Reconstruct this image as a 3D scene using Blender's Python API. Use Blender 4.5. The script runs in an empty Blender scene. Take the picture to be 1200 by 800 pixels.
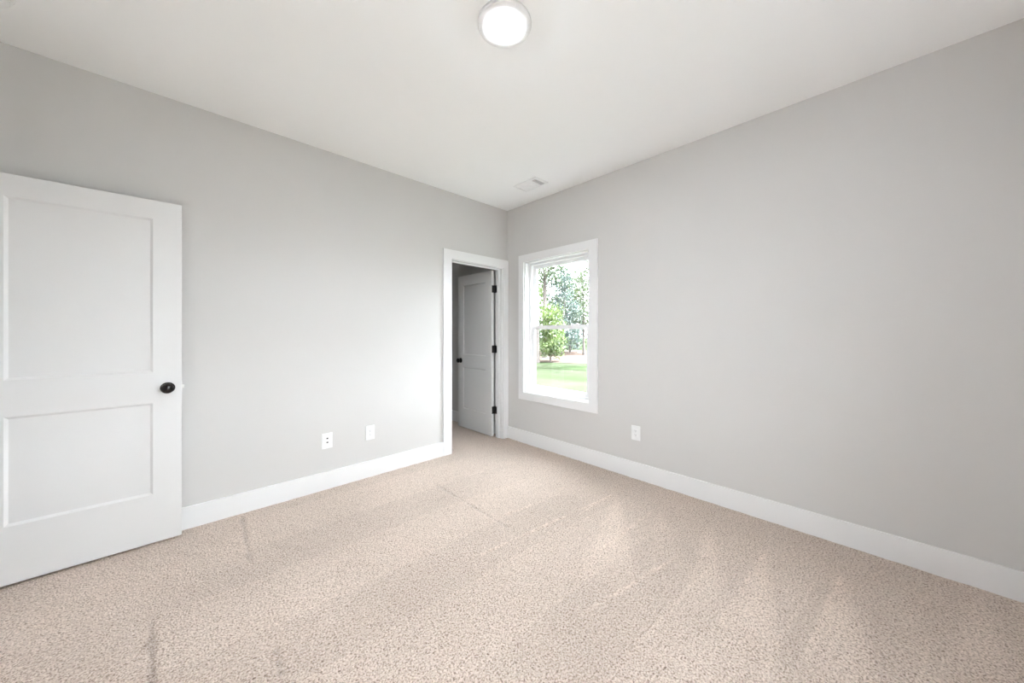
import bpy, bmesh, math, random
import numpy as np
from mathutils import Vector, Matrix

# ------------------------------------------------------------------ camera, world, sun, exposure
SC = bpy.context.scene
C = SC.collection
YAW = math.radians(46.234)
cam_d = bpy.data.cameras.new('camera')
cam = bpy.data.objects.new('camera', cam_d)
C.objects.link(cam)
cam.location = (-2.860, -3.067, 1.26)
cam.rotation_euler = (math.pi / 2, 0, YAW - math.pi / 2)
cam_d.sensor_fit = 'HORIZONTAL'
cam_d.sensor_width = 36
cam_d.lens = 405.4 / 1200 * 36
cam_d.shift_y = -(400 - 390.37) / 1200
cam_d.clip_start = 0.02
cam_d.clip_end = 400
SC.camera = cam

SKY = 20.0
LAMP = 355.0
world = bpy.data.worlds.new('daylight')
SC.world = world
world.use_nodes = True
wn = world.node_tree
bg = wn.nodes['Background']
bg.inputs[0].default_value = (0.87, 0.925, 1.0, 1)
bg.inputs[1].default_value = SKY
sun_d = bpy.data.lights.new('sun', 'SUN')
SUN = 115.0
sun_d.energy = SUN
sun_d.angle = math.radians(3)
sun_d.color = (0.90, 0.965, 1.10)
sun = bpy.data.objects.new('sun', sun_d)
C.objects.link(sun)
sun.rotation_euler = (math.radians(27), 0, math.radians(12))   # high, shining in through the added window behind the camera

SC.view_settings.view_transform = 'Standard'
SC.view_settings.look = 'None'
SC.view_settings.gamma = 1
SC.view_settings.use_curve_mapping = False
SC.view_settings.exposure = 0.1
try:
    SC.cycles.max_bounces = 14
    SC.cycles.diffuse_bounces = 10
    SC.cycles.transparent_max_bounces = 12
    SC.cycles.sample_clamp_indirect = 60
    SC.cycles.use_denoising = True
except Exception:
    pass

random.seed(5)
H = 2.74

# ------------------------------------------------------------------ materials
def mat(name, col, rough=0.5, metal=0.0, spec=0.5, bump=None, vary=None):
    m = bpy.data.materials.new(name)
    m.use_nodes = True
    nt = m.node_tree
    b = nt.nodes['Principled BSDF']
    b.inputs['Base Color'].default_value = (*col, 1)
    b.inputs['Roughness'].default_value = rough
    b.inputs['Metallic'].default_value = metal
    b.inputs['Specular IOR Level'].default_value = spec
    tc = nt.nodes.new('ShaderNodeTexCoord')
    if bump:
        sc, dist, st = bump
        n = nt.nodes.new('ShaderNodeTexNoise')
        n.inputs['Scale'].default_value = sc
        n.inputs['Detail'].default_value = 3
        nt.links.new(tc.outputs['Object'], n.inputs['Vector'])
        bp = nt.nodes.new('ShaderNodeBump')
        bp.inputs['Strength'].default_value = st
        bp.inputs['Distance'].default_value = dist
        nt.links.new(n.outputs['Fac'], bp.inputs['Height'])
        nt.links.new(bp.outputs['Normal'], b.inputs['Normal'])
    if vary:
        sc, c2 = vary
        n = nt.nodes.new('ShaderNodeTexNoise')
        n.inputs['Scale'].default_value = sc
        n.inputs['Detail'].default_value = 4
        nt.links.new(tc.outputs['Object'], n.inputs['Vector'])
        r = nt.nodes.new('ShaderNodeValToRGB')
        r.color_ramp.elements[0].position = 0.35
        r.color_ramp.elements[1].position = 0.65
        r.color_ramp.elements[0].color = (*col, 1)
        r.color_ramp.elements[1].color = (*c2, 1)
        nt.links.new(n.outputs['Fac'], r.inputs['Fac'])
        nt.links.new(r.outputs['Color'], b.inputs['Base Color'])
    return m

M_WALL = mat('grey wall paint', (0.618, 0.608, 0.598), 0.75, spec=0.25, bump=(220, 0.0006, 0.25), vary=(1.3, (0.628, 0.618, 0.608)))
M_CEIL = mat('white ceiling paint', (0.875, 0.88, 0.88), 0.85, spec=0.15, bump=(160, 0.0006, 0.2), vary=(1.1, (0.885, 0.89, 0.89)))
M_TRIM = mat('white gloss trim paint', (0.80, 0.80, 0.805), 0.35, spec=0.4, bump=(60, 0.0002, 0.1), vary=(2.0, (0.81, 0.81, 0.815)))
M_DOOR = mat('white door paint', (0.725, 0.722, 0.72), 0.42, spec=0.4, bump=(90, 0.0004, 0.15), vary=(2.0, (0.735, 0.732, 0.73)))
M_VINYL = mat('white window vinyl', (0.86, 0.86, 0.87), 0.3, spec=0.45, vary=(4.0, (0.87, 0.87, 0.88)))
M_PLASTIC = mat('white plastic', (0.79, 0.79, 0.795), 0.35, vary=(20, (0.85, 0.85, 0.85)))
M_BLACK = mat('matte black metal', (0.012, 0.011, 0.012), 0.35, 0.3, vary=(40, (0.02, 0.017, 0.017)))
M_BRONZE = mat('dark bronze metal', (0.008, 0.005, 0.005), 0.16, 0.4, vary=(30, (0.014, 0.009, 0.009)))
M_STEEL = mat('satin steel', (0.75, 0.74, 0.72), 0.3, 1.0, vary=(30, (0.8, 0.79, 0.77)))
M_DARK = mat('dark slot', (0.02, 0.02, 0.02), 0.8, vary=(30, (0.03, 0.03, 0.03)))
M_DUCT_SHADE = mat('duct shade grey', (0.13, 0.13, 0.13), 0.7, vary=(30, (0.16, 0.16, 0.16)))  # grey that stands for the shade inside the vent
M_BARK = mat('bark', (0.030, 0.022, 0.018), 0.9, bump=(14, 0.03, 0.8), vary=(6, (0.055, 0.045, 0.036)))

def leaf_mat(name, c1, c2):
    m = bpy.data.materials.new(name)
    m.use_nodes = True
    nt = m.node_tree
    b = nt.nodes['Principled BSDF']
    b.inputs['Roughness'].default_value = 0.6
    tc = nt.nodes.new('ShaderNodeTexCoord')
    n = nt.nodes.new('ShaderNodeTexNoise')
    n.inputs['Scale'].default_value = 1.6
    nt.links.new(tc.outputs['Object'], n.inputs['Vector'])
    r = nt.nodes.new('ShaderNodeValToRGB')
    r.color_ramp.elements[0].position = 0.35
    r.color_ramp.elements[1].position = 0.65
    r.color_ramp.elements[0].color = (*c1, 1)
    r.color_ramp.elements[1].color = (*c2, 1)
    nt.links.new(n.outputs['Fac'], r.inputs['Fac'])
    nt.links.new(r.outputs['Color'], b.inputs['Base Color'])
    tr = nt.nodes.new('ShaderNodeBsdfTranslucent')
    nt.links.new(r.outputs['Color'], tr.inputs['Color'])
    mx = nt.nodes.new('ShaderNodeMixShader')
    mx.inputs[0].default_value = 0.4
    nt.links.new(b.outputs[0], mx.inputs[1])
    nt.links.new(tr.outputs[0], mx.inputs[2])
    nt.links.new(mx.outputs[0], nt.nodes['Material Output'].inputs['Surface'])
    return m

M_LEAF = {
    'bright': leaf_mat('bright green leaves', (0.0400, 0.0650, 0.0125), (0.0750, 0.1000, 0.0225)),
    'mid': leaf_mat('mid green leaves', (0.0263, 0.0387, 0.0150), (0.0500, 0.0650, 0.0250)),
    'blue': leaf_mat('blue green needles', (0.0263, 0.0413, 0.0325), (0.0475, 0.0650, 0.0525)),
    'pale': leaf_mat('pale green leaves', (0.0438, 0.0587, 0.0275), (0.0725, 0.0875, 0.0450)),
}

def glass_mat():
    m = bpy.data.materials.new('clear window glass')
    m.use_nodes = True
    nt = m.node_tree
    nt.nodes.remove(nt.nodes['Principled BSDF'])
    t = nt.nodes.new('ShaderNodeBsdfTransparent')
    t.inputs[0].default_value = (0.95, 0.97, 0.96, 1)
    g = nt.nodes.new('ShaderNodeBsdfGlossy')
    g.inputs['Roughness'].default_value = 0.02
    fr = nt.nodes.new('ShaderNodeMath')
    fr.operation = 'MULTIPLY_ADD'
    fr.inputs[1].default_value = 0.9
    fr.inputs[2].default_value = 0.035
    lw = nt.nodes.new('ShaderNodeLayerWeight')
    pw = nt.nodes.new('ShaderNodeMath')
    pw.operation = 'POWER'
    pw.inputs[1].default_value = 5
    nt.links.new(lw.outputs['Facing'], pw.inputs[0])
    nt.links.new(pw.outputs[0], fr.inputs[0])
    mx = nt.nodes.new('ShaderNodeMixShader')
    nt.links.new(fr.outputs[0], mx.inputs[0])
    nt.links.new(t.outputs[0], mx.inputs[1])
    nt.links.new(g.outputs[0], mx.inputs[2])
    nt.links.new(mx.outputs[0], nt.nodes['Material Output'].inputs['Surface'])
    return m
M_GLASS = glass_mat()

def emit_mat(name, col, s):
    m = bpy.data.materials.new(name)
    m.use_nodes = True
    b = m.node_tree.nodes['Principled BSDF']
    b.inputs['Base Color'].default_value = (0.9, 0.9, 0.88, 1)
    b.inputs['Emission Color'].default_value = (*col, 1)
    b.inputs['Emission Strength'].default_value = s
    return m

# ------------------------------------------------------------------ helpers
def props(o, label=None, cat=None, group=None, kind=None):
    for k, v in (('label', label), ('category', cat), ('group', group), ('kind', kind)):
        if v:
            o[k] = v
    return o

def empty(name, loc=(0, 0, 0), rz=0.0, **kw):
    o = bpy.data.objects.new(name, None)
    o.empty_display_size = 0.1
    C.objects.link(o)
    o.location = loc
    o.rotation_euler = (0, 0, rz)
    return props(o, **kw)

def obj(name, bm, m, parent=None, smooth=False, bevel=0.0, **kw):
    me = bpy.data.meshes.new(name)
    if bevel > 0:
        es = [e for e in bm.edges if len(e.link_faces) == 2 and e.calc_face_angle(0) > 0.6]
        bmesh.ops.bevel(bm, geom=es, offset=bevel, segments=2, profile=0.5, affect='EDGES', clamp_overlap=True)
    bm.to_mesh(me)
    bm.free()
    me.materials.append(m)
    if smooth:
        for p in me.polygons:
            p.use_smooth = True
    o = bpy.data.objects.new(name, me)
    C.objects.link(o)
    if parent is not None:
        o.parent = parent
    return props(o, **kw)

def box(bm, x0, x1, y0, y1, z0, z1, rot=None, piv=None):
    vs = [bm.verts.new((x, y, z)) for x in (x0, x1) for y in (y0, y1) for z in (z0, z1)]
    for f in ((0, 1, 3, 2), (4, 6, 7, 5), (0, 4, 5, 1), (2, 3, 7, 6), (0, 2, 6, 4), (1, 5, 7, 3)):
        bm.faces.new([vs[i] for i in f])
    if rot is not None:
        bmesh.ops.rotate(bm, verts=vs, cent=piv, matrix=rot)
    return vs

def lathe(bm, prof, n=40, axis='z', at=(0, 0, 0)):
    """prof: list of (radius, height along the axis), closed at the poles."""
    rings = []
    def P(r, h, a):
        c, s = r * math.cos(a), r * math.sin(a)
        p = {'z': (c, s, h), 'y': (c, h, s), 'x': (h, c, s)}[axis]
        return (p[0] + at[0], p[1] + at[1], p[2] + at[2])
    for r, h in prof:
        if r < 1e-6:
            rings.append([bm.verts.new(P(0, h, 0))])
        else:
            rings.append([bm.verts.new(P(r, h, 2 * math.pi * i / n)) for i in range(n)])
    for a, b in zip(rings, rings[1:]):
        for i in range(n):
            j = (i + 1) % n
            if len(a) == 1:
                bm.faces.new((a[0], b[i], b[j]))
            elif len(b) == 1:
                bm.faces.new((a[i], b[0], a[j]))
            else:
                bm.faces.new((a[i], b[i], b[j], a[j]))
    bmesh.ops.recalc_face_normals(bm, faces=bm.faces)

def new():
    return bmesh.new()

# ------------------------------------------------------------------ carpeted floor
def carpet_mat():
    m = bpy.data.materials.new('beige frieze carpet')
    m.use_nodes = True
    nt = m.node_tree
    N, L = nt.nodes, nt.links
    b = N['Principled BSDF']
    b.inputs['Roughness'].default_value = 0.95
    b.inputs['Specular IOR Level'].default_value = 0.1
    b.inputs['Sheen Weight'].default_value = 0.15
    b.inputs['Sheen Roughness'].default_value = 0.5
    tc = N.new('ShaderNodeTexCoord')
    n1 = N.new('ShaderNodeTexNoise')
    n1.inputs['Scale'].default_value = 140
    n1.inputs['Detail'].default_value = 2.5
    n1.inputs['Roughness'].default_value = 0.6
    n1.inputs['Distortion'].default_value = 0.6
    L.new(tc.outputs['Object'], n1.inputs['Vector'])
    r = N.new('ShaderNodeValToRGB')
    e = r.color_ramp.elements
    e[0].position = 0.33
    e[0].color = (0.21, 0.145, 0.11, 1)
    e[1].position = 0.62
    e[1].color = (0.77, 0.65, 0.57, 1)
    mid = r.color_ramp.elements.new(0.45)
    mid.color = (0.545, 0.435, 0.36, 1)
    L.new(n1.outputs['Fac'], r.inputs['Fac'])
    # slow drift of the yarn tone
    n2 = N.new('ShaderNodeTexNoise')
    n2.inputs['Scale'].default_value = 2.2
    n2.inputs['Detail'].default_value = 3
    L.new(tc.outputs['Object'], n2.inputs['Vector'])
    at = N.new('ShaderNodeAttribute')
    at.attribute_name = 'nap'
    ad = N.new('ShaderNodeMath')
    ad.operation = 'MULTIPLY_ADD'
    L.new(n2.outputs['Fac'], ad.inputs[0])
    ad.inputs[1].default_value = 0.16
    ad.inputs[2].default_value = 0.92
    ad2 = N.new('ShaderNodeMath')
    ad2.operation = 'MULTIPLY_ADD'
    L.new(at.outputs['Fac'], ad2.inputs[0])
    ad2.inputs[1].default_value = 0.17
    L.new(ad.outputs[0], ad2.inputs[2])
    vm = N.new('ShaderNodeVectorMath')
    vm.operation = 'SCALE'
    L.new(r.outputs['Color'], vm.inputs[0])
    L.new(ad2.outputs[0], vm.inputs['Scale'])
    L.new(vm.outputs[0], b.inputs['Base Color'])
    vo = N.new('ShaderNodeTexVoronoi')
    vo.inputs['Scale'].default_value = 170
    L.new(tc.outputs['Object'], vo.inputs['Vector'])
    su = N.new('ShaderNodeMath')
    su.operation = 'SUBTRACT'
    L.new(n1.outputs['Fac'], su.inputs[0])
    L.new(vo.outputs['Distance'], su.inputs[1])
    bp = N.new('ShaderNodeBump')
    bp.inputs['Strength'].default_value = 0.8
    bp.inputs['Distance'].default_value = 0.006
    L.new(su.outputs[0], bp.inputs['Height'])
    L.new(bp.outputs['Normal'], b.inputs['Normal'])
    return m

def make_floor():
    X0, X1, Y0, Y1, st = -4.9, 0.0, -3.66, 2.0, 0.008
    nx, ny = int(round((X1 - X0) / st)) + 1, int(round((Y1 - Y0) / st)) + 1
    xs, ys = np.linspace(X0, X1, nx), np.linspace(Y0, Y1, ny)
    GX, GY = np.meshgrid(xs, ys, indexing='ij')
    nap = np.zeros_like(GX)
    z = np.zeros_like(GX)
    rs = np.random.RandomState(3)
    # soft unevenness of the pile
    for k in range(26):
        a, w = rs.uniform(0, math.pi), rs.uniform(2, 9)
        nap += 0.05 * np.sin(w * (GX * math.cos(a) + GY * math.sin(a)) + rs.uniform(0, 6.28))
        a, w = rs.uniform(0, math.pi), rs.uniform(20, 90)
        z += 0.00018 * np.sin(w * (GX * math.cos(a) + GY * math.sin(a)) + rs.uniform(0, 6.28))
    # overlapping passes of the vacuum, running in from the doorway side
    ph = (GY + 0.10 * GX + 0.05 * np.sin(GX * 1.7)) / 0.37
    band = np.tanh(4 * np.sin(ph * math.pi))
    reach = np.clip((-0.55 - GX + 0.12 * np.sin(ph * 2.1)) * 8, 0, 1) * np.clip((GX + 2.9 + 0.3 * np.sin(ph * 1.3)) * 3, 0, 1)
    nap += 0.20 * band * reach
    edge = np.exp(-(np.sin(ph * math.pi) / 0.07) ** 2)
    nap += 0.38 * edge * reach
    def side(P, Q, x, y):
        d = ((Q[0] - P[0]) ** 2 + (Q[1] - P[1]) ** 2) ** 0.5
        return ((Q[0] - P[0]) * (y - P[1]) - (Q[1] - P[1]) * (x - P[0])) / d
    # vacuum strokes: wedges of pile brushed the other way
    for A, Q1, Q2, amp in WEDGES:
        s1, s2 = side(A, Q1, GX, GY), side(A, Q2, GX, GY)
        if side(A, Q1, *Q2) < 0:
            s1, s2 = -s1, -s2
        ins = 1 / (1 + np.exp(-s1 / 0.012)) * 1 / (1 + np.exp(s2 / 0.012))
        mx, my = (Q1[0] + Q2[0]) / 2 - A[0], (Q1[1] + Q2[1]) / 2 - A[1]
        ln = (mx * mx + my * my) ** 0.5
        t = ((GX - A[0]) * mx + (GY - A[1]) * my) / ln / ln
        fade = np.clip(t * 6, 0, 1) * np.clip((1.25 - t) * 2.0, 0, 1)
        nap += amp * ins * fade
    # ridges and creases left by the head and by feet
    for P, Q, w, amp in CREASES:
        dx, dy = Q[0] - P[0], Q[1] - P[1]
        l2 = dx * dx + dy * dy
        t = np.clip(((GX - P[0]) * dx + (GY - P[1]) * dy) / l2, 0, 1)
        wob = 0.004 * np.sin(t * 17 + P[0] * 9)
        dd = np.abs(np.hypot(GX - P[0] - t * dx, GY - P[1] - t * dy) + wob)
        g = np.exp(-(dd / (0.75 * w)) ** 2) * np.clip(np.minimum(t, 1 - t) * 8, 0, 1)
        nap += amp * g
        z += 0.005 * amp * g
    co = np.stack([GX, GY, z], -1).reshape(-1, 3)
    idx = np.arange(nx * ny).reshape(nx, ny)
    f = np.stack([idx[:-1, :-1], idx[1:, :-1], idx[1:, 1:], idx[:-1, 1:]], -1).reshape(-1, 4)
    me = bpy.data.meshes.new('floor')
    me.vertices.add(len(co))
    me.vertices.foreach_set('co', co.ravel().astype(np.float32))
    me.loops.add(f.size)
    me.loops.foreach_set('vertex_index', f.ravel().astype(np.int32))
    me.polygons.add(len(f))
    me.polygons.foreach_set('loop_start', np.arange(0, f.size, 4, dtype=np.int32))
    me.update(calc_edges=True)
    me.polygons.foreach_set('use_smooth', np.ones(len(f), bool))
    a = me.attributes.new('nap', 'FLOAT', 'POINT')
    a.data.foreach_set('value', nap.ravel().astype(np.float32))
    me.materials.append(carpet_mat())
    o = bpy.data.objects.new('floor', me)
    C.objects.link(o)
    props(o, 'beige speckled carpet with vacuum marks over the whole floor', 'floor', kind='structure')

# (apex, far corner, far corner, tone) in metres on the floor
WEDGES = [
    ((-0.362, -1.67), (-1.201, -2.247), (-1.187, -1.945), 0.8),
    ((-0.361, -1.987), (-1.202, -2.279), (-0.782, -2.312), 0.5),
    ((-0.313, -2.315), (-1.073, -2.418), (-0.984, -2.579), 0.9),
    ((-0.375, -2.637), (-1.23, -2.605), (-1.181, -2.812), 1.0),
    ((-0.346, -2.954), (-1.144, -2.882), (-1.047, -3.077), 1.1),
    ((-0.06, -3.427), (-0.678, -3.269), (-0.687, -3.422), 0.9),
    ((-0.195, -3.178), (-0.951, -3.125), (-0.849, -3.223), 0.5)
]
CREASES = [
    ((-1.699, -1.512), (-0.362, -1.67), 0.01, 0.9),
    ((-1.282, -1.283), (-0.868, -1.36), 0.01, 0.7),
    ((-1.574, -2.16), (-0.782, -2.312), 0.012, 0.8),
    ((-1.323, -1.648), (-0.335, -1.654), 0.01, 0.5),
    ((-1.323, -0.466), (-1.324, -1.51), 0.012, -0.9),
    ((-2.555, -0.033), (-2.586, -0.707), 0.016, -1.2),
    ((-2.956, -0.829), (-2.932, -1.389), 0.016, -1.3),
    ((-2.584, -1.402), (-2.593, -1.566), 0.014, -1.2),
    ((-1.163, -1.968), (-0.361, -1.987), 0.01, 0.6),
    ((-0.847, -1.342), (-0.167, -1.27), 0.01, 0.4),
    ((-0.375, -2.637), (-1.23, -2.605), 0.01, 0.5),
    ((-0.346, -2.954), (-1.144, -2.882), 0.012, 0.7),
    ((-1.739, -0.767), (-1.096, -0.819), 0.012, -0.4)
]
make_floor()

# ------------------------------------------------------------------ room shell
CL_X0, CL_X1, DR_H = -0.806, -0.088, 2.032          # closet door opening
EN_Y0, EN_Y1 = -0.868, -0.098                       # entry doorway in the far left wall
WI_Y0, WI_Y1, WI_Z0, WI_Z1 = -1.166, -0.292, 0.584, 2.076

bm = new()
box(bm, -3.765, CL_X0 - 0.012, 0, 0.118, -0.02, H)
box(bm, CL_X1 + 0.012, 0, 0, 0.118, -0.02, H)
box(bm, CL_X0 - 0.012, CL_X1 + 0.012, 0, 0.118, DR_H + 0.012, H)
obj('wall_left', bm, M_WALL, label='light grey wall holding the closet doorway and two outlets', cat='wall', kind='structure')

bm = new()
box(bm, 0, 0.16, -3.82, WI_Y0, -0.6, H)
box(bm, 0, 0.16, WI_Y1, 2.1, -0.6, H)
box(bm, 0, 0.16, WI_Y0, WI_Y1, -0.6, WI_Z0)
box(bm, 0, 0.16, WI_Y0, WI_Y1, WI_Z1, H)
obj('wall_right', bm, M_WALL, label='long light grey wall with the window in it', cat='wall', kind='structure')

FILL_WINDOW_X = (-2.40,)                                        # unseen window added behind the camera so sun bounces onto the ceiling
bm = new()
hw = (WI_Y1 - WI_Y0) / 2
box(bm, -5.0, FILL_WINDOW_X[0] - hw, -3.82, -3.66, -0.6, H)
box(bm, FILL_WINDOW_X[0] + hw, 0, -3.82, -3.66, -0.6, H)
box(bm, FILL_WINDOW_X[0] - hw, FILL_WINDOW_X[0] + hw, -3.82, -3.66, -0.6, WI_Z0)
box(bm, FILL_WINDOW_X[0] - hw, FILL_WINDOW_X[0] + hw, -3.82, -3.66, WI_Z1, H)
obj('wall_back', bm, M_WALL, label='grey wall behind the camera', cat='wall', kind='structure')

bm = new()
box(bm, -3.765, -3.645, -3.66, EN_Y0 - 0.012, -0.02, H)
box(bm, -3.765, -3.645, EN_Y1 + 0.012, 0, -0.02, H)
box(bm, -3.765, -3.645, EN_Y0 - 0.012, EN_Y1 + 0.012, 2.07, H)
obj('wall_entry', bm, M_WALL, label='grey wall with the open entry doorway beside the white door', cat='wall', kind='structure')

bm = new()
box(bm, -5.0, -4.9, -3.66, 2.1, -0.02, H)
box(bm, -4.9, -3.765, 1.2, 1.3, -0.02, H)
obj('wall_hall', bm, M_WALL, label='hall wall beyond the entry doorway', cat='wall', kind='structure')
bm = new()
box(bm, -1.9, -1.78, 0.118, 2.1, -0.02, H)
box(bm, -1.78, 0, 2.0, 2.1, -0.02, H)
obj('wall_closet', bm, M_WALL, label='grey closet walls inside the small doorway', cat='wall', kind='structure')
bm = new()
box(bm, -5.0, 0.16, -3.82, 2.1, H, H + 0.2)
obj('ceiling', bm, M_CEIL, label='flat white ceiling above the whole room', cat='ceiling', kind='structure')

# baseboards
def baseboard(name, pts_boxes, label):
    bm = new()
    for b in pts_boxes:
        box(bm, *b)
    obj(name, bm, M_TRIM, bevel=0.0025, label=label, cat='baseboard', kind='structure')
BB = 0.141
baseboard('baseboard_left', [(-3.645, -0.908, -0.015, 0, -0.01, BB)], 'tall white baseboard along the wall with two outlets')
baseboard('baseboard_right', [(-0.015, 0, -3.66, -0.016, -0.01, BB)], 'tall white baseboard along the window wall')
baseboard('baseboard_back', [(-3.63, -0.015, -3.66, -3.645, -0.01, BB)], 'white baseboard on the wall behind the camera')
baseboard('baseboard_entry', [(-3.645, -3.63, -3.645, -0.966, -0.01, BB)], 'white baseboard beside the entry doorway')
baseboard('baseboard_closet', [(-0.015, 0, 0.14, 2.0, -0.01, BB), (-1.78, -0.015, 1.985, 2.0, -0.01, BB)],
          'white baseboard inside the closet')

# ------------------------------------------------------------------ door casings and jambs
t = empty('trim_1', ((CL_X0 + CL_X1) / 2, 0, 0), label='white casing around the closet doorway in the corner', cat='door casing', kind='structure')
ox = (CL_X0 + CL_X1) / 2
bm = new()
box(bm, -0.908 - ox, -0.811 - ox, -0.018, 0, -0.01, 2.038)
box(bm, -0.080 - ox, -0.001 - ox, -0.018, 0, -0.01, 2.038)
box(bm, -0.908 - ox, -0.001 - ox, -0.018, 0, 2.038, 2.134)
obj('casing', bm, M_TRIM, t, bevel=0.0015)
bm = new()
box(bm, CL_X0 - 0.012 - ox, CL_X0 - ox, 0, 0.118, -0.01, DR_H)
box(bm, CL_X1 - ox, CL_X1 + 0.012 - ox, 0, 0.118, -0.01, DR_H)
box(bm, CL_X0 - 0.012 - ox, CL_X1 + 0.012 - ox, 0, 0.118, DR_H, DR_H + 0.012)
obj('jamb', bm, M_TRIM, t, bevel=0.001)
bm = new()
for a, b in ((CL_X0, CL_X0 + 0.011), (CL_X1 - 0.011, CL_X1)):
    box(bm, a - ox, b - ox, 0.045, 0.080, 0.0, DR_H)
box(bm, CL_X0 + 0.011 - ox, CL_X1 - 0.011 - ox, 0.045, 0.080, DR_H - 0.011, DR_H)
obj('door_stop', bm, M_TRIM, t, bevel=0.001)
bm = new()
box(bm, -0.908 - ox, -0.811 - ox, 0.118, 0.136, -0.01, 2.134)
box(bm, -0.811 - ox, -0.080 - ox, 0.118, 0.136, 2.045, 2.134)
obj('closet_side_casing', bm, M_TRIM, t, bevel=0.0015)

oy = (EN_Y0 + EN_Y1) / 2
t = empty('trim_2', (-3.645, oy, 0), label='white casing around the entry doorway', cat='door casing', kind='structure')
bm = new()
box(bm, 0, 0.016, EN_Y0 - 0.096 - oy, EN_Y0 - 0.004 - oy, -0.01, 2.15)
box(bm, 0, 0.016, EN_Y1 + 0.004 - oy, -0.016 - oy, -0.01, 2.15)
box(bm, 0, 0.016, EN_Y0 - 0.004 - oy, EN_Y1 + 0.004 - oy, 2.062, 2.15)
obj('casing', bm, M_TRIM, t, bevel=0.0015)
bm = new()
box(bm, -0.12, 0, EN_Y0 - 0.012 - oy, EN_Y0 - oy, -0.01, 2.07)
box(bm, -0.12, 0, EN_Y1 - oy, EN_Y1 + 0.012 - oy, -0.01, 2.07)
box(bm, -0.12, 0, EN_Y0 - oy, EN_Y1 - oy, 2.058, 2.07)
obj('jamb', bm, M_TRIM, t, bevel=0.001)

# ------------------------------------------------------------------ two-panel doors
def door_leaf_bm(w, h, th, stile, zs, slope=0.012, dep=0.009):
    """leaf from x=0..w, y=0..th, z=0..h; zs = (low panel z0, z1, high panel z0, z1)"""
    bm = new()
    X = [0, stile, w - stile, w]
    Z = [0, zs[0], zs[1], zs[2], zs[3], h]
    for y, s in ((0, 1), (th, -1)):
        for i in range(3):
            for j in range(5):
                x0, x1, z0, z1 = X[i], X[i + 1], Z[j], Z[j + 1]
                o = [(x0, y, z0), (x1, y, z0), (x1, y, z1), (x0, y, z1)]
                if i == 1 and j in (1, 3):
                    d = y + s * dep
                    q = [(x0 + slope, d, z0 + slope), (x1 - slope, d, z0 + slope), (x1 - slope, d, z1 - slope), (x0 + slope, d, z1 - slope)]
                    ov = [bm.verts.new(p) for p in o]
                    qv = [bm.verts.new(p) for p in q]
                    for k in range(4):
                        l = (k + 1) % 4
                        bm.faces.new((ov[k], ov[l], qv[l], qv[k]))
                    bm.faces.new(qv)
                else:
                    bm.faces.new([bm.verts.new(p) for p in o])
    for a, b in zip(X, X[1:]):
        for zz in (0, h):
            bm.faces.new([bm.verts.new(p) for p in ((a, 0, zz), (b, 0, zz), (b, th, zz), (a, th, zz))])
    for a, b in zip(Z, Z[1:]):
        for xx in (0, w):
            bm.faces.new([bm.verts.new(p) for p in ((xx, 0, a), (xx, th, a), (xx, th, b), (xx, 0, b))])
    bmesh.ops.remove_doubles(bm, verts=bm.verts, dist=1e-5)
    bmesh.ops.recalc_face_normals(bm, faces=bm.faces)
    return bm

def knob_bm(side, out=0.058):
    """round knob and rose on the y axis; side -1 or +1"""
    bm = new()
    pr = [(0, 0), (0.0335, 0), (0.0335, 0.004), (0.031, 0.008), (0.016, 0.010), (0.0125, 0.014), (0.0125, 0.024),
          (0.018, 0.029), (0.026, 0.034), (0.0295, 0.041), (0.0295, 0.047), (0.026, 0.053), (0.018, out - 0.001), (0, out)]
    lathe(bm, [(r, side * hh) for r, hh in pr], 36, 'y')
    return bm

def hinge_bm():
    """butt hinge, pin along z at the origin, leaves lying towards -x / -y"""
    bm = new()
    lathe(bm, [(0, -0.047), (0.0075, -0.047), (0.0085, -0.044), (0.0085, 0.044), (0.0075, 0.047), (0, 0.047)], 14)
    return bm

def door(name, loc, rz, w, h, th, stile, zs, knob_z, label, knob_mat, hinge_z, latch=False, outs=(0.058, 0.058), pin=(0, 0), plates=()):
    t = empty(name, loc, rz, label=label, cat='door', kind='structure')
    bm = door_leaf_bm(w, h, th, stile, zs)
    obj('door_leaf', bm, M_DOOR, t, bevel=0.0012)
    for s, y, o_ in ((-1, 0, outs[0]), (1, th, outs[1])):
        k = obj('door_knob', knob_bm(s, o_), knob_mat, t, smooth=True, label='round dark metal door knob')
        k.location = (w - 0.062, y, knob_z)
    for z in hinge_z:
        bm = hinge_bm()
        for p in plates:
            box(bm, p[0] - pin[0], p[1] - pin[0], p[2] - pin[1], p[3] - pin[1], -0.044, 0.044)
        k = obj('hinge', bm, M_BLACK, t, label='black butt hinge')
        k.location = (pin[0], pin[1], z)
    if latch:
        bm = new()
        box(bm, w, w + 0.0015, th / 2 - 0.0125, th / 2 + 0.0125, knob_z - 0.028, knob_z + 0.028)
        box(bm, w + 0.001, w + 0.011, th / 2 - 0.007, th / 2 + 0.007, knob_z - 0.009, knob_z + 0.009)
        obj('latch', bm, M_STEEL, t, bevel=0.0008, label='bright steel latch')
    return t

# entry door folded back beside the left wall: hinged at x=-3.617, free edge near x=-2.855
door('door_1', (-3.615, -0.100, 0.012), 0, 0.760, 2.040, 0.035, 0.124, (0.288, 0.832, 1.014, 1.930), 0.917,
     'large white two-panel entry door standing open in front of the wall', M_BRONZE, (0.23, 1.0, 1.80), latch=True,
     outs=(0.058, 0.050), pin=(-0.006, 0.041), plates=((-0.003, 0.0, 0.006, 0.036),))
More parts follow.
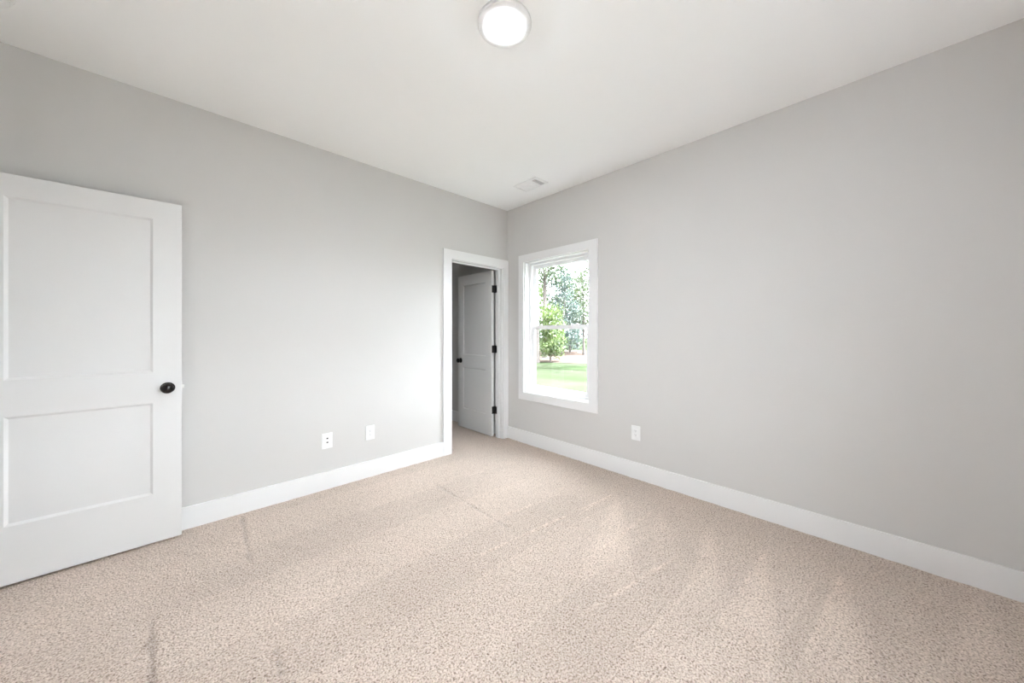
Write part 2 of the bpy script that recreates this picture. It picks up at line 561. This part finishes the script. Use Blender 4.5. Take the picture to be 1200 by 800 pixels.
# closet door standing open into the closet: local +x points to world +y
door('door_2', (-0.107, 0.128, 0.012), math.pi / 2, 0.700, 2.008, 0.035, 0.118, (0.25, 0.80, 0.965, 1.88), 0.885,
     'narrow white two-panel closet door opened inward with black hinges', M_BLACK, (0.315, 1.055, 1.785),
     pin=(-0.006, -0.006), plates=((-0.003, 0.0, -0.003, 0.031), (-0.050, -0.003, -0.014, -0.0125)))

# ------------------------------------------------------------------ window
t = empty('window_1', (0, (WI_Y0 + WI_Y1) / 2, WI_Z0), label='white double-hung window with flat white casing near the corner', cat='window', kind='structure')
wy, wz = (WI_Y0 + WI_Y1) / 2, WI_Z0
def wb(bm, x0, x1, y0, y1, z0, z1):
    box(bm, x0, x1, y0 - wy, y1 - wy, z0 - wz, z1 - wz)
def ring(bm, x0, x1, y0, y1, z0, z1, w, wt=None, wbm=None):
    wt = w if wt is None else wt
    wbm = w if wbm is None else wbm
    wb(bm, x0, x1, y0, y0 + w, z0, z1)
    wb(bm, x0, x1, y1 - w, y1, z0, z1)
    wb(bm, x0, x1, y0 + w, y1 - w, z1 - wt, z1)
    wb(bm, x0, x1, y0 + w, y1 - w, z0, z0 + wbm)
bm = new()
CI = (-1.170, -0.287, 0.586, 2.074)
wb(bm, -0.018, 0, -1.262, CI[0], 0.500, 2.158)
wb(bm, -0.018, 0, CI[1], -0.209, 0.500, 2.158)
wb(bm, -0.018, 0, CI[0], CI[1], CI[3], 2.158)
wb(bm, -0.018, 0, CI[0], CI[1], 0.500, CI[2])
obj('casing', bm, M_TRIM, t, bevel=0.0015)
bm = new()
ring(bm, 0, 0.068, WI_Y0, WI_Y1, WI_Z0, WI_Z1, 0.012)
obj('jamb_liner', bm, M_TRIM, t, bevel=0.001)
bm = new()
F0, F1, FZ0, FZ1 = WI_Y0 + 0.004, WI_Y1 - 0.004, WI_Z0 + 0.004, WI_Z1 - 0.004
ring(bm, 0.068, 0.150, F0, F1, FZ0, FZ1, 0.034, 0.030, 0.030)
wb(bm, 0.066, 0.072, F0 + 0.034, F0 + 0.046, FZ0 + 0.03, FZ1 - 0.03)
wb(bm, 0.066, 0.072, F1 - 0.046, F1 - 0.034, FZ0 + 0.03, FZ1 - 0.03)
obj('window_frame', bm, M_VINYL, t, bevel=0.0015)
MZ = 1.326
S0, S1 = F0 + 0.0345, F1 - 0.0345
def sash(name, x0, z0, z1, wt, wbm):
    bm = new()
    ring(bm, x0, x0 + 0.030, S0, S1, z0, z1, 0.040, wt, wbm)
    xm = x0 + 0.015
    ring(bm, x0 + 0.006, x0 + 0.024, S0 + 0.038, S1 - 0.038, z0 + wbm - 0.002, z1 - wt + 0.002, 0.008)
    s = obj(name, bm, M_VINYL, t, bevel=0.002)
    g = new()
    wb(g, xm - 0.002, xm + 0.002, S0 + 0.044, S1 - 0.044, z0 + wbm + 0.004, z1 - wt - 0.004)
    obj('pane', g, M_GLASS, s, label='clear glass pane')
    return s
lo = sash('lower_sash', 0.074, FZ0 + 0.0305, MZ + 0.022, 0.038, 0.038)
up = sash('upper_sash', 0.108, MZ - 0.022, FZ1 - 0.0305, 0.032, 0.038)
bm = new()
wb(bm, 0.080, 0.098, wy - 0.245, wy - 0.185, MZ + 0.022, MZ + 0.030)
wb(bm, 0.082, 0.094, wy - 0.240, wy - 0.215, MZ + 0.030, MZ + 0.038)
obj('sash_lock', bm, M_VINYL, lo, bevel=0.002, label='small white sash lock')

def copy_tree(o, parent=None):
    c = o.copy()
    C.objects.link(c)
    c.parent = parent
    for ch in list(o.children):
        copy_tree(ch, c)
    return c
for i, x in enumerate(FILL_WINDOW_X):
    fill_window = copy_tree(t)
    fill_window.name = 'window_%d' % (i + 2)
    fill_window.location = (x, -3.66, WI_Z0)
    fill_window.rotation_euler = (0, 0, -math.pi / 2)
    fill_window['label'] = 'unseen white double-hung window added behind the camera to light the ceiling'

# ------------------------------------------------------------------ wall plates
def plate_thing(loc, rz, label, ports):
    t = empty('data_plate' if ports else 'wall_outlet', loc, rz, label=label, cat='data plate' if ports else 'outlet')
    if not ports:
        t['group'] = 'white outlets low on the walls'
    bm = new()
    # cover plate with an opening for the insert (local: x across, z up, facing -y)
    for b in ((-0.0395, -0.0175), (0.0175, 0.0395)):
        box(bm, b[0], b[1], -0.0055, 0, -0.062, 0.062)
    box(bm, -0.0175, 0.0175, -0.0055, 0, 0.034, 0.062)
    box(bm, -0.0175, 0.0175, -0.0055, 0, -0.062, -0.034)
    bmesh.ops.remove_doubles(bm, verts=bm.verts, dist=1e-6)
    obj('cover_plate', bm, M_PLASTIC, t, bevel=0.001)
    bm = new()
    box(bm, -0.0168, 0.0168, -0.0068, 0, -0.0333, 0.0333)
    ins = obj('receptacle', bm, M_PLASTIC, t, bevel=0.0008)
    if ports:
        for z in (0.019, -0.013):
            bm = new()
            box(bm, -0.0065, 0.0065, -0.0074, -0.0066, z - 0.0045, z + 0.0045)
            obj('port', bm, M_DARK, ins, label='dark data port')
    else:
        for z in (0.0165, -0.0165):
            bm = new()
            box(bm, -0.0078, -0.0056, -0.0072, -0.0066, z - 0.001, z + 0.008)
            box(bm, 0.0056, 0.0076, -0.0072, -0.0066, z, z + 0.007)
            lathe(bm, [(0, -0.0072), (0.0026, -0.0072), (0.0026, -0.0066)], 12, 'y', (0, 0, z - 0.0065))
            obj('socket', bm, M_DARK, ins, label='dark slots of a socket')
    for z in (0.048, -0.048):
        bm = new()
        lathe(bm, [(0, -0.0064), (0.0028, -0.0064), (0.0034, -0.0055), (0.0034, -0.005)], 14, 'y', (0, 0, z))
        obj('screw', bm, M_PLASTIC, t)
plate_thing((-2.001, 0, 0.389), 0, 'white wall plate with two small dark ports, nearer the big open door', True)
plate_thing((-1.655, 0, 0.387), 0, 'white outlet low on the left wall, between the ported plate and the closet doorway', False)
plate_thing((0, -1.640, 0.394), -math.pi / 2, 'white outlet low on the long window wall, just past the window', False)

# ------------------------------------------------------------------ ceiling things
t = empty('ceiling_light', (-1.742, -1.848, H), label='round white flush ceiling light, glowing, in the middle of the ceiling', cat='ceiling light')
bm = new()
lathe(bm, [(0, 0), (0.128, 0), (0.128, -0.013), (0.1265, -0.0155), (0.124, -0.0165), (0.086, -0.0205), (0.083, -0.0200), (0.0825, -0.017), (0, -0.017)], 72)
obj('housing', bm, M_PLASTIC, t, smooth=True)
bm = new()
lathe(bm, [(0.0822, -0.0175), (0.0818, -0.0205), (0.079, -0.0230), (0.071, -0.0255), (0.055, -0.0280), (0.034, -0.0295), (0, -0.0300)], 72)
obj('diffuser', bm, emit_mat('lit diffuser', (0.885, 0.957, 1.04), LAMP), t, smooth=True, label='glowing frosted diffuser')

t = empty('smoke_detector', (-3.460, -0.432, H), label='round white smoke detector on the ceiling above the open door', cat='smoke detector')
bm = new()
lathe(bm, [(0, 0), (0.068, 0), (0.068, -0.008), (0.062, -0.012), (0, -0.012)], 48)
obj('base', bm, M_PLASTIC, t, smooth=True)
bm = new()
lathe(bm, [(0.056, -0.012), (0.056, -0.030), (0.050, -0.038), (0.030, -0.043), (0, -0.044)], 48)
obj('cover', bm, M_PLASTIC, t, smooth=True)

VX0, VX1, VY0, VY1 = -0.440, -0.250, -0.858, -0.554
vx, vy = (VX0 + VX1) / 2, (VY0 + VY1) / 2
t = empty('ceiling_vent', (vx, vy, H), label='white rectangular air vent on the ceiling near the corner', cat='vent')
hx, hy_ = (VX1 - VX0) / 2, (VY1 - VY0) / 2
ix, iy = hx - 0.024, hy_ - 0.022
bm = new()
# sloping flange
o_ = [(-hx, -hy_), (hx, -hy_), (hx, hy_), (-hx, hy_)]
i_ = [(-ix, -iy), (ix, -iy), (ix, iy), (-ix, iy)]
top = [bm.verts.new((x, y, 0)) for x, y in o_]
mid = [bm.verts.new((x, y, -0.003)) for x, y in o_]
low = [bm.verts.new((x, y, -0.009)) for x, y in i_]
inn = [bm.verts.new((x, y, 0)) for x, y in i_]
for k in range(4):
    l = (k + 1) % 4
    bm.faces.new((top[k], top[l], mid[l], mid[k]))
    bm.faces.new((mid[k], mid[l], low[l], low[k]))
    bm.faces.new((low[k], low[l], inn[l], inn[k]))
bmesh.ops.recalc_face_normals(bm, faces=bm.faces)
obj('frame', bm, M_PLASTIC, t)
bm = new()
box(bm, -ix, ix, -iy, iy, -0.0012, -0.0002)  # dark plate in place of duct shade; the ceiling has no hole
obj('duct_shade_plate', bm, M_DUCT_SHADE, t, label='dark backing plate standing in for the shaded duct')
bm = new()
ye = -iy + 0.050
for k in range(9):                                   # middle louvres run across the short side view, tilted
    x = -ix + 0.009 + k * (2 * ix - 0.018) / 8
    box(bm, x - 0.0092, x + 0.0092, ye, iy, -0.0060, -0.0053, Matrix.Rotation(math.radians(12), 3, 'Y'), (x, 0, -0.004))
box(bm, -ix, ix, ye - 0.003, ye, -0.008, -0.001)
for y in (-iy + 0.013, -iy + 0.027, -iy + 0.040):
    box(bm, -ix, ix, y - 0.0008, y + 0.0008, -0.008, -0.0015)
obj('louvres', bm, M_PLASTIC, t)

# ------------------------------------------------------------------ outdoors
GZ = -0.45
bm = new()
bmesh.ops.create_grid(bm, x_segments=2, y_segments=2, size=1)
for v in bm.verts:
    v.co = Vector((v.co.x * 110, v.co.y * 110, 0))
m = mat('sunlit lawn', (0.0175, 0.0250, 0.0110), 0.95, spec=0.0, bump=(30, 0.05, 0.6), vary=(0.35, (0.0265, 0.0285, 0.0185)))
obj('lawn', bm, m, label='bright green lawn outside the window', cat='lawn', kind='structure').location = (0, 0, GZ)
FWD = Vector((math.cos(YAW), math.sin(YAW), 0))
RGT = Vector((math.sin(YAW), -math.cos(YAW), 0))
def yard(d, s):                                       # d metres out from the house corner view line, s metres sideways
    p = cam.location + FWD * d + RGT * s
    return (p.x, p.y)
bm = new()
edge_n = 40
prev = None
for i in range(edge_n + 1):
    s = -30 + 75 * i / edge_n
    a = yard(19.8 + 0.5 * math.sin(i * 0.9) + 0.3 * math.sin(i * 2.3), s)
    b = yard(34, s)
    cur = [bm.verts.new((a[0], a[1], GZ + 0.02)), bm.verts.new((b[0], b[1], GZ + 0.05))]
    if prev:
        bm.faces.new((prev[0], cur[0], cur[1], prev[1]))
    prev = cur
m = mat('pine straw', (0.036, 0.025, 0.0195), 0.95, spec=0.0, bump=(20, 0.05, 0.6), vary=(0.8, (0.052, 0.040, 0.033)))
obj('straw_bed', bm, m, label='reddish pine straw strip beyond the lawn, under the trees', cat='ground', kind='structure')

def tube(bm, pts, rad, n=8):
    rings = []
    for i, p in enumerate(pts):
        p = Vector(p)
        d = (Vector(pts[min(i + 1, len(pts) - 1)]) - Vector(pts[max(i - 1, 0)])).normalized()
        u = d.orthogonal().normalized()
        v = d.cross(u)
        rings.append([bm.verts.new(p + (u * math.cos(6.2832 * k / n) + v * math.sin(6.2832 * k / n)) * rad[i]) for k in range(n)])
    for a, b in zip(rings, rings[1:]):
        for k in range(n):
            bm.faces.new((a[k], a[(k + 1) % n], b[(k + 1) % n], b[k]))
    bm.faces.new(rings[-1])

def leaves(bm, rnd, c, r, n, size):
    for _ in range(n):
        d = Vector((rnd.gauss(0, 1), rnd.gauss(0, 1), rnd.gauss(0, 0.7)))
        d = d.normalized() * (rnd.random() ** 0.45) * r
        p = Vector(c) + d
        q = Vector((rnd.gauss(0, 1), rnd.gauss(0, 1), rnd.gauss(0, 1))).normalized()
        u = q.orthogonal().normalized()
        v = q.cross(u)
        s = size * rnd.uniform(0.6, 1.3)
        vs = [bm.verts.new(p + u * s * a + v * s * 0.55 * b) for a, b in ((-1, 0), (0, -1), (1, 0), (0, 1))]
        bm.faces.new(vs)

def tree(name, d, s, h, tr, kind, label, cat, z_first=0.3, spread=2.2, clumps=26, per=130, size=0.10, seed=1, clump_r=0.75, group=None, droop=0.0):
    rnd = random.Random(seed)
    x, y = yard(d, s)
    t = empty(name, (x, y, GZ), label=label, cat=cat, group=group)
    bt = new()
    bx, by = rnd.uniform(-0.25, 0.25), rnd.uniform(-0.25, 0.25)
    pts = [(bx * (k / 6) ** 2, by * (k / 6) ** 2, h * k / 6) for k in range(7)]
    tube(bt, pts, [tr * (1.15 if k == 0 else 1 - 0.13 * k) for k in range(7)], 10)
    bl = new()
    for i in range(clumps):
        zz = h * (z_first + (1.02 - z_first) * (i + rnd.random()) / clumps)
        f = (zz / h - z_first) / (1.02 - z_first)
        R = spread * (0.45 + 1.1 * f * (1 - f) * 2) * rnd.uniform(0.4, 1.0)
        a = i * 2.4 + rnd.uniform(-0.4, 0.4)
        e = Vector((R * math.cos(a), R * math.sin(a), zz + R * (0.25 - droop)))
        b0 = Vector((0, 0, max(0.2, zz - 0.25 * R)))
        tube(bt, [b0, b0.lerp(e, 0.5) + Vector((0, 0, 0.08 * R)), e], [tr * 0.28, tr * 0.18, tr * 0.06], 5)
        leaves(bl, rnd, e, clump_r, per, size)
        leaves(bl, rnd, b0.lerp(e, 0.6), clump_r * 0.7, per // 3, size)
    obj('trunk', bt, M_BARK, t, smooth=True)
    obj('foliage', bl, M_LEAF[kind], t)

def at_u(u, d):
    return (u - 600) / 405.4 * d

# near, recognisable ones
tree('tree', 20.0, at_u(629.5, 20), 11, 0.14, 'mid', 'tall tree with dark slim trunk, next to the left edge of the window glass', 'tree', 0.46, 1.5, 15, 90, 0.08, 11)
tree('tree', 24.0, at_u(638.5, 24.0), 13, 0.18, 'mid', 'tall straight brown-trunked tree rising behind the bright bush', 'tree', 0.40, 2.3, 26, 120, 0.09, 12)
tree('bush', 20.5, at_u(645, 20.5), 3.0, 0.05, 'bright', 'bright yellow-green leafy bush at the lawn edge', 'bush', 0.12, 0.95, 20, 150, 0.07, 13, 0.5)
tree('tree', 28.0, at_u(648, 28), 8.0, 0.11, 'bright', 'yellow-green leafy tree above the bright bush', 'tree', 0.40, 1.7, 18, 130, 0.09, 14)
tree('tree', 25.5, at_u(659, 25.5), 6.2, 0.09, 'blue', 'blue-green young pine with a thin trunk in mid window', 'tree', 0.10, 1.1, 24, 130, 0.08, 15, 0.6)
tree('tree', 30.0, at_u(668, 30), 4.6, 0.08, 'blue', 'low blue-green tree right of the young pine', 'tree', 0.08, 1.3, 18, 130, 0.09, 16, 0.7)
tree('tree', 27.0, at_u(684, 27), 6.4, 0.10, 'pale', 'pale green round-crowned tree seen through the lower pane by its right edge', 'tree', 0.36, 1.8, 22, 110, 0.09, 17)
tree('tree', 15.5, at_u(702, 15.5), 10.5, 0.14, 'mid', 'tall tree reaching branches across the top of the window', 'tree', 0.42, 3.0, 24, 80, 0.07, 18, 0.6, droop=0.15)
tree('tree', 32.0, at_u(612, 32), 12, 0.17, 'mid', 'tall mid-green tree hidden mostly by the left window jamb', 'tree', 0.3, 2.6, 26, 120, 0.10, 19)
# the row behind
spots = [(556, 36), (592, 43), (626, 37), (652, 46), (676, 38), (702, 46), (730, 37), (760, 44), (795, 37)]
for i, (u, d) in enumerate(spots):
    tree('tree', d, at_u(u, d), 6.0 + 2.2 * ((i * 7) % 5) / 4, 0.14, ('pale', 'mid', 'blue')[i % 3],
         'hazy pale tree in the far row behind the straw bed', 'tree', 0.10, 1.5, 22, 90, 0.14, 40 + i, 0.9,
         group='trees in the far row')
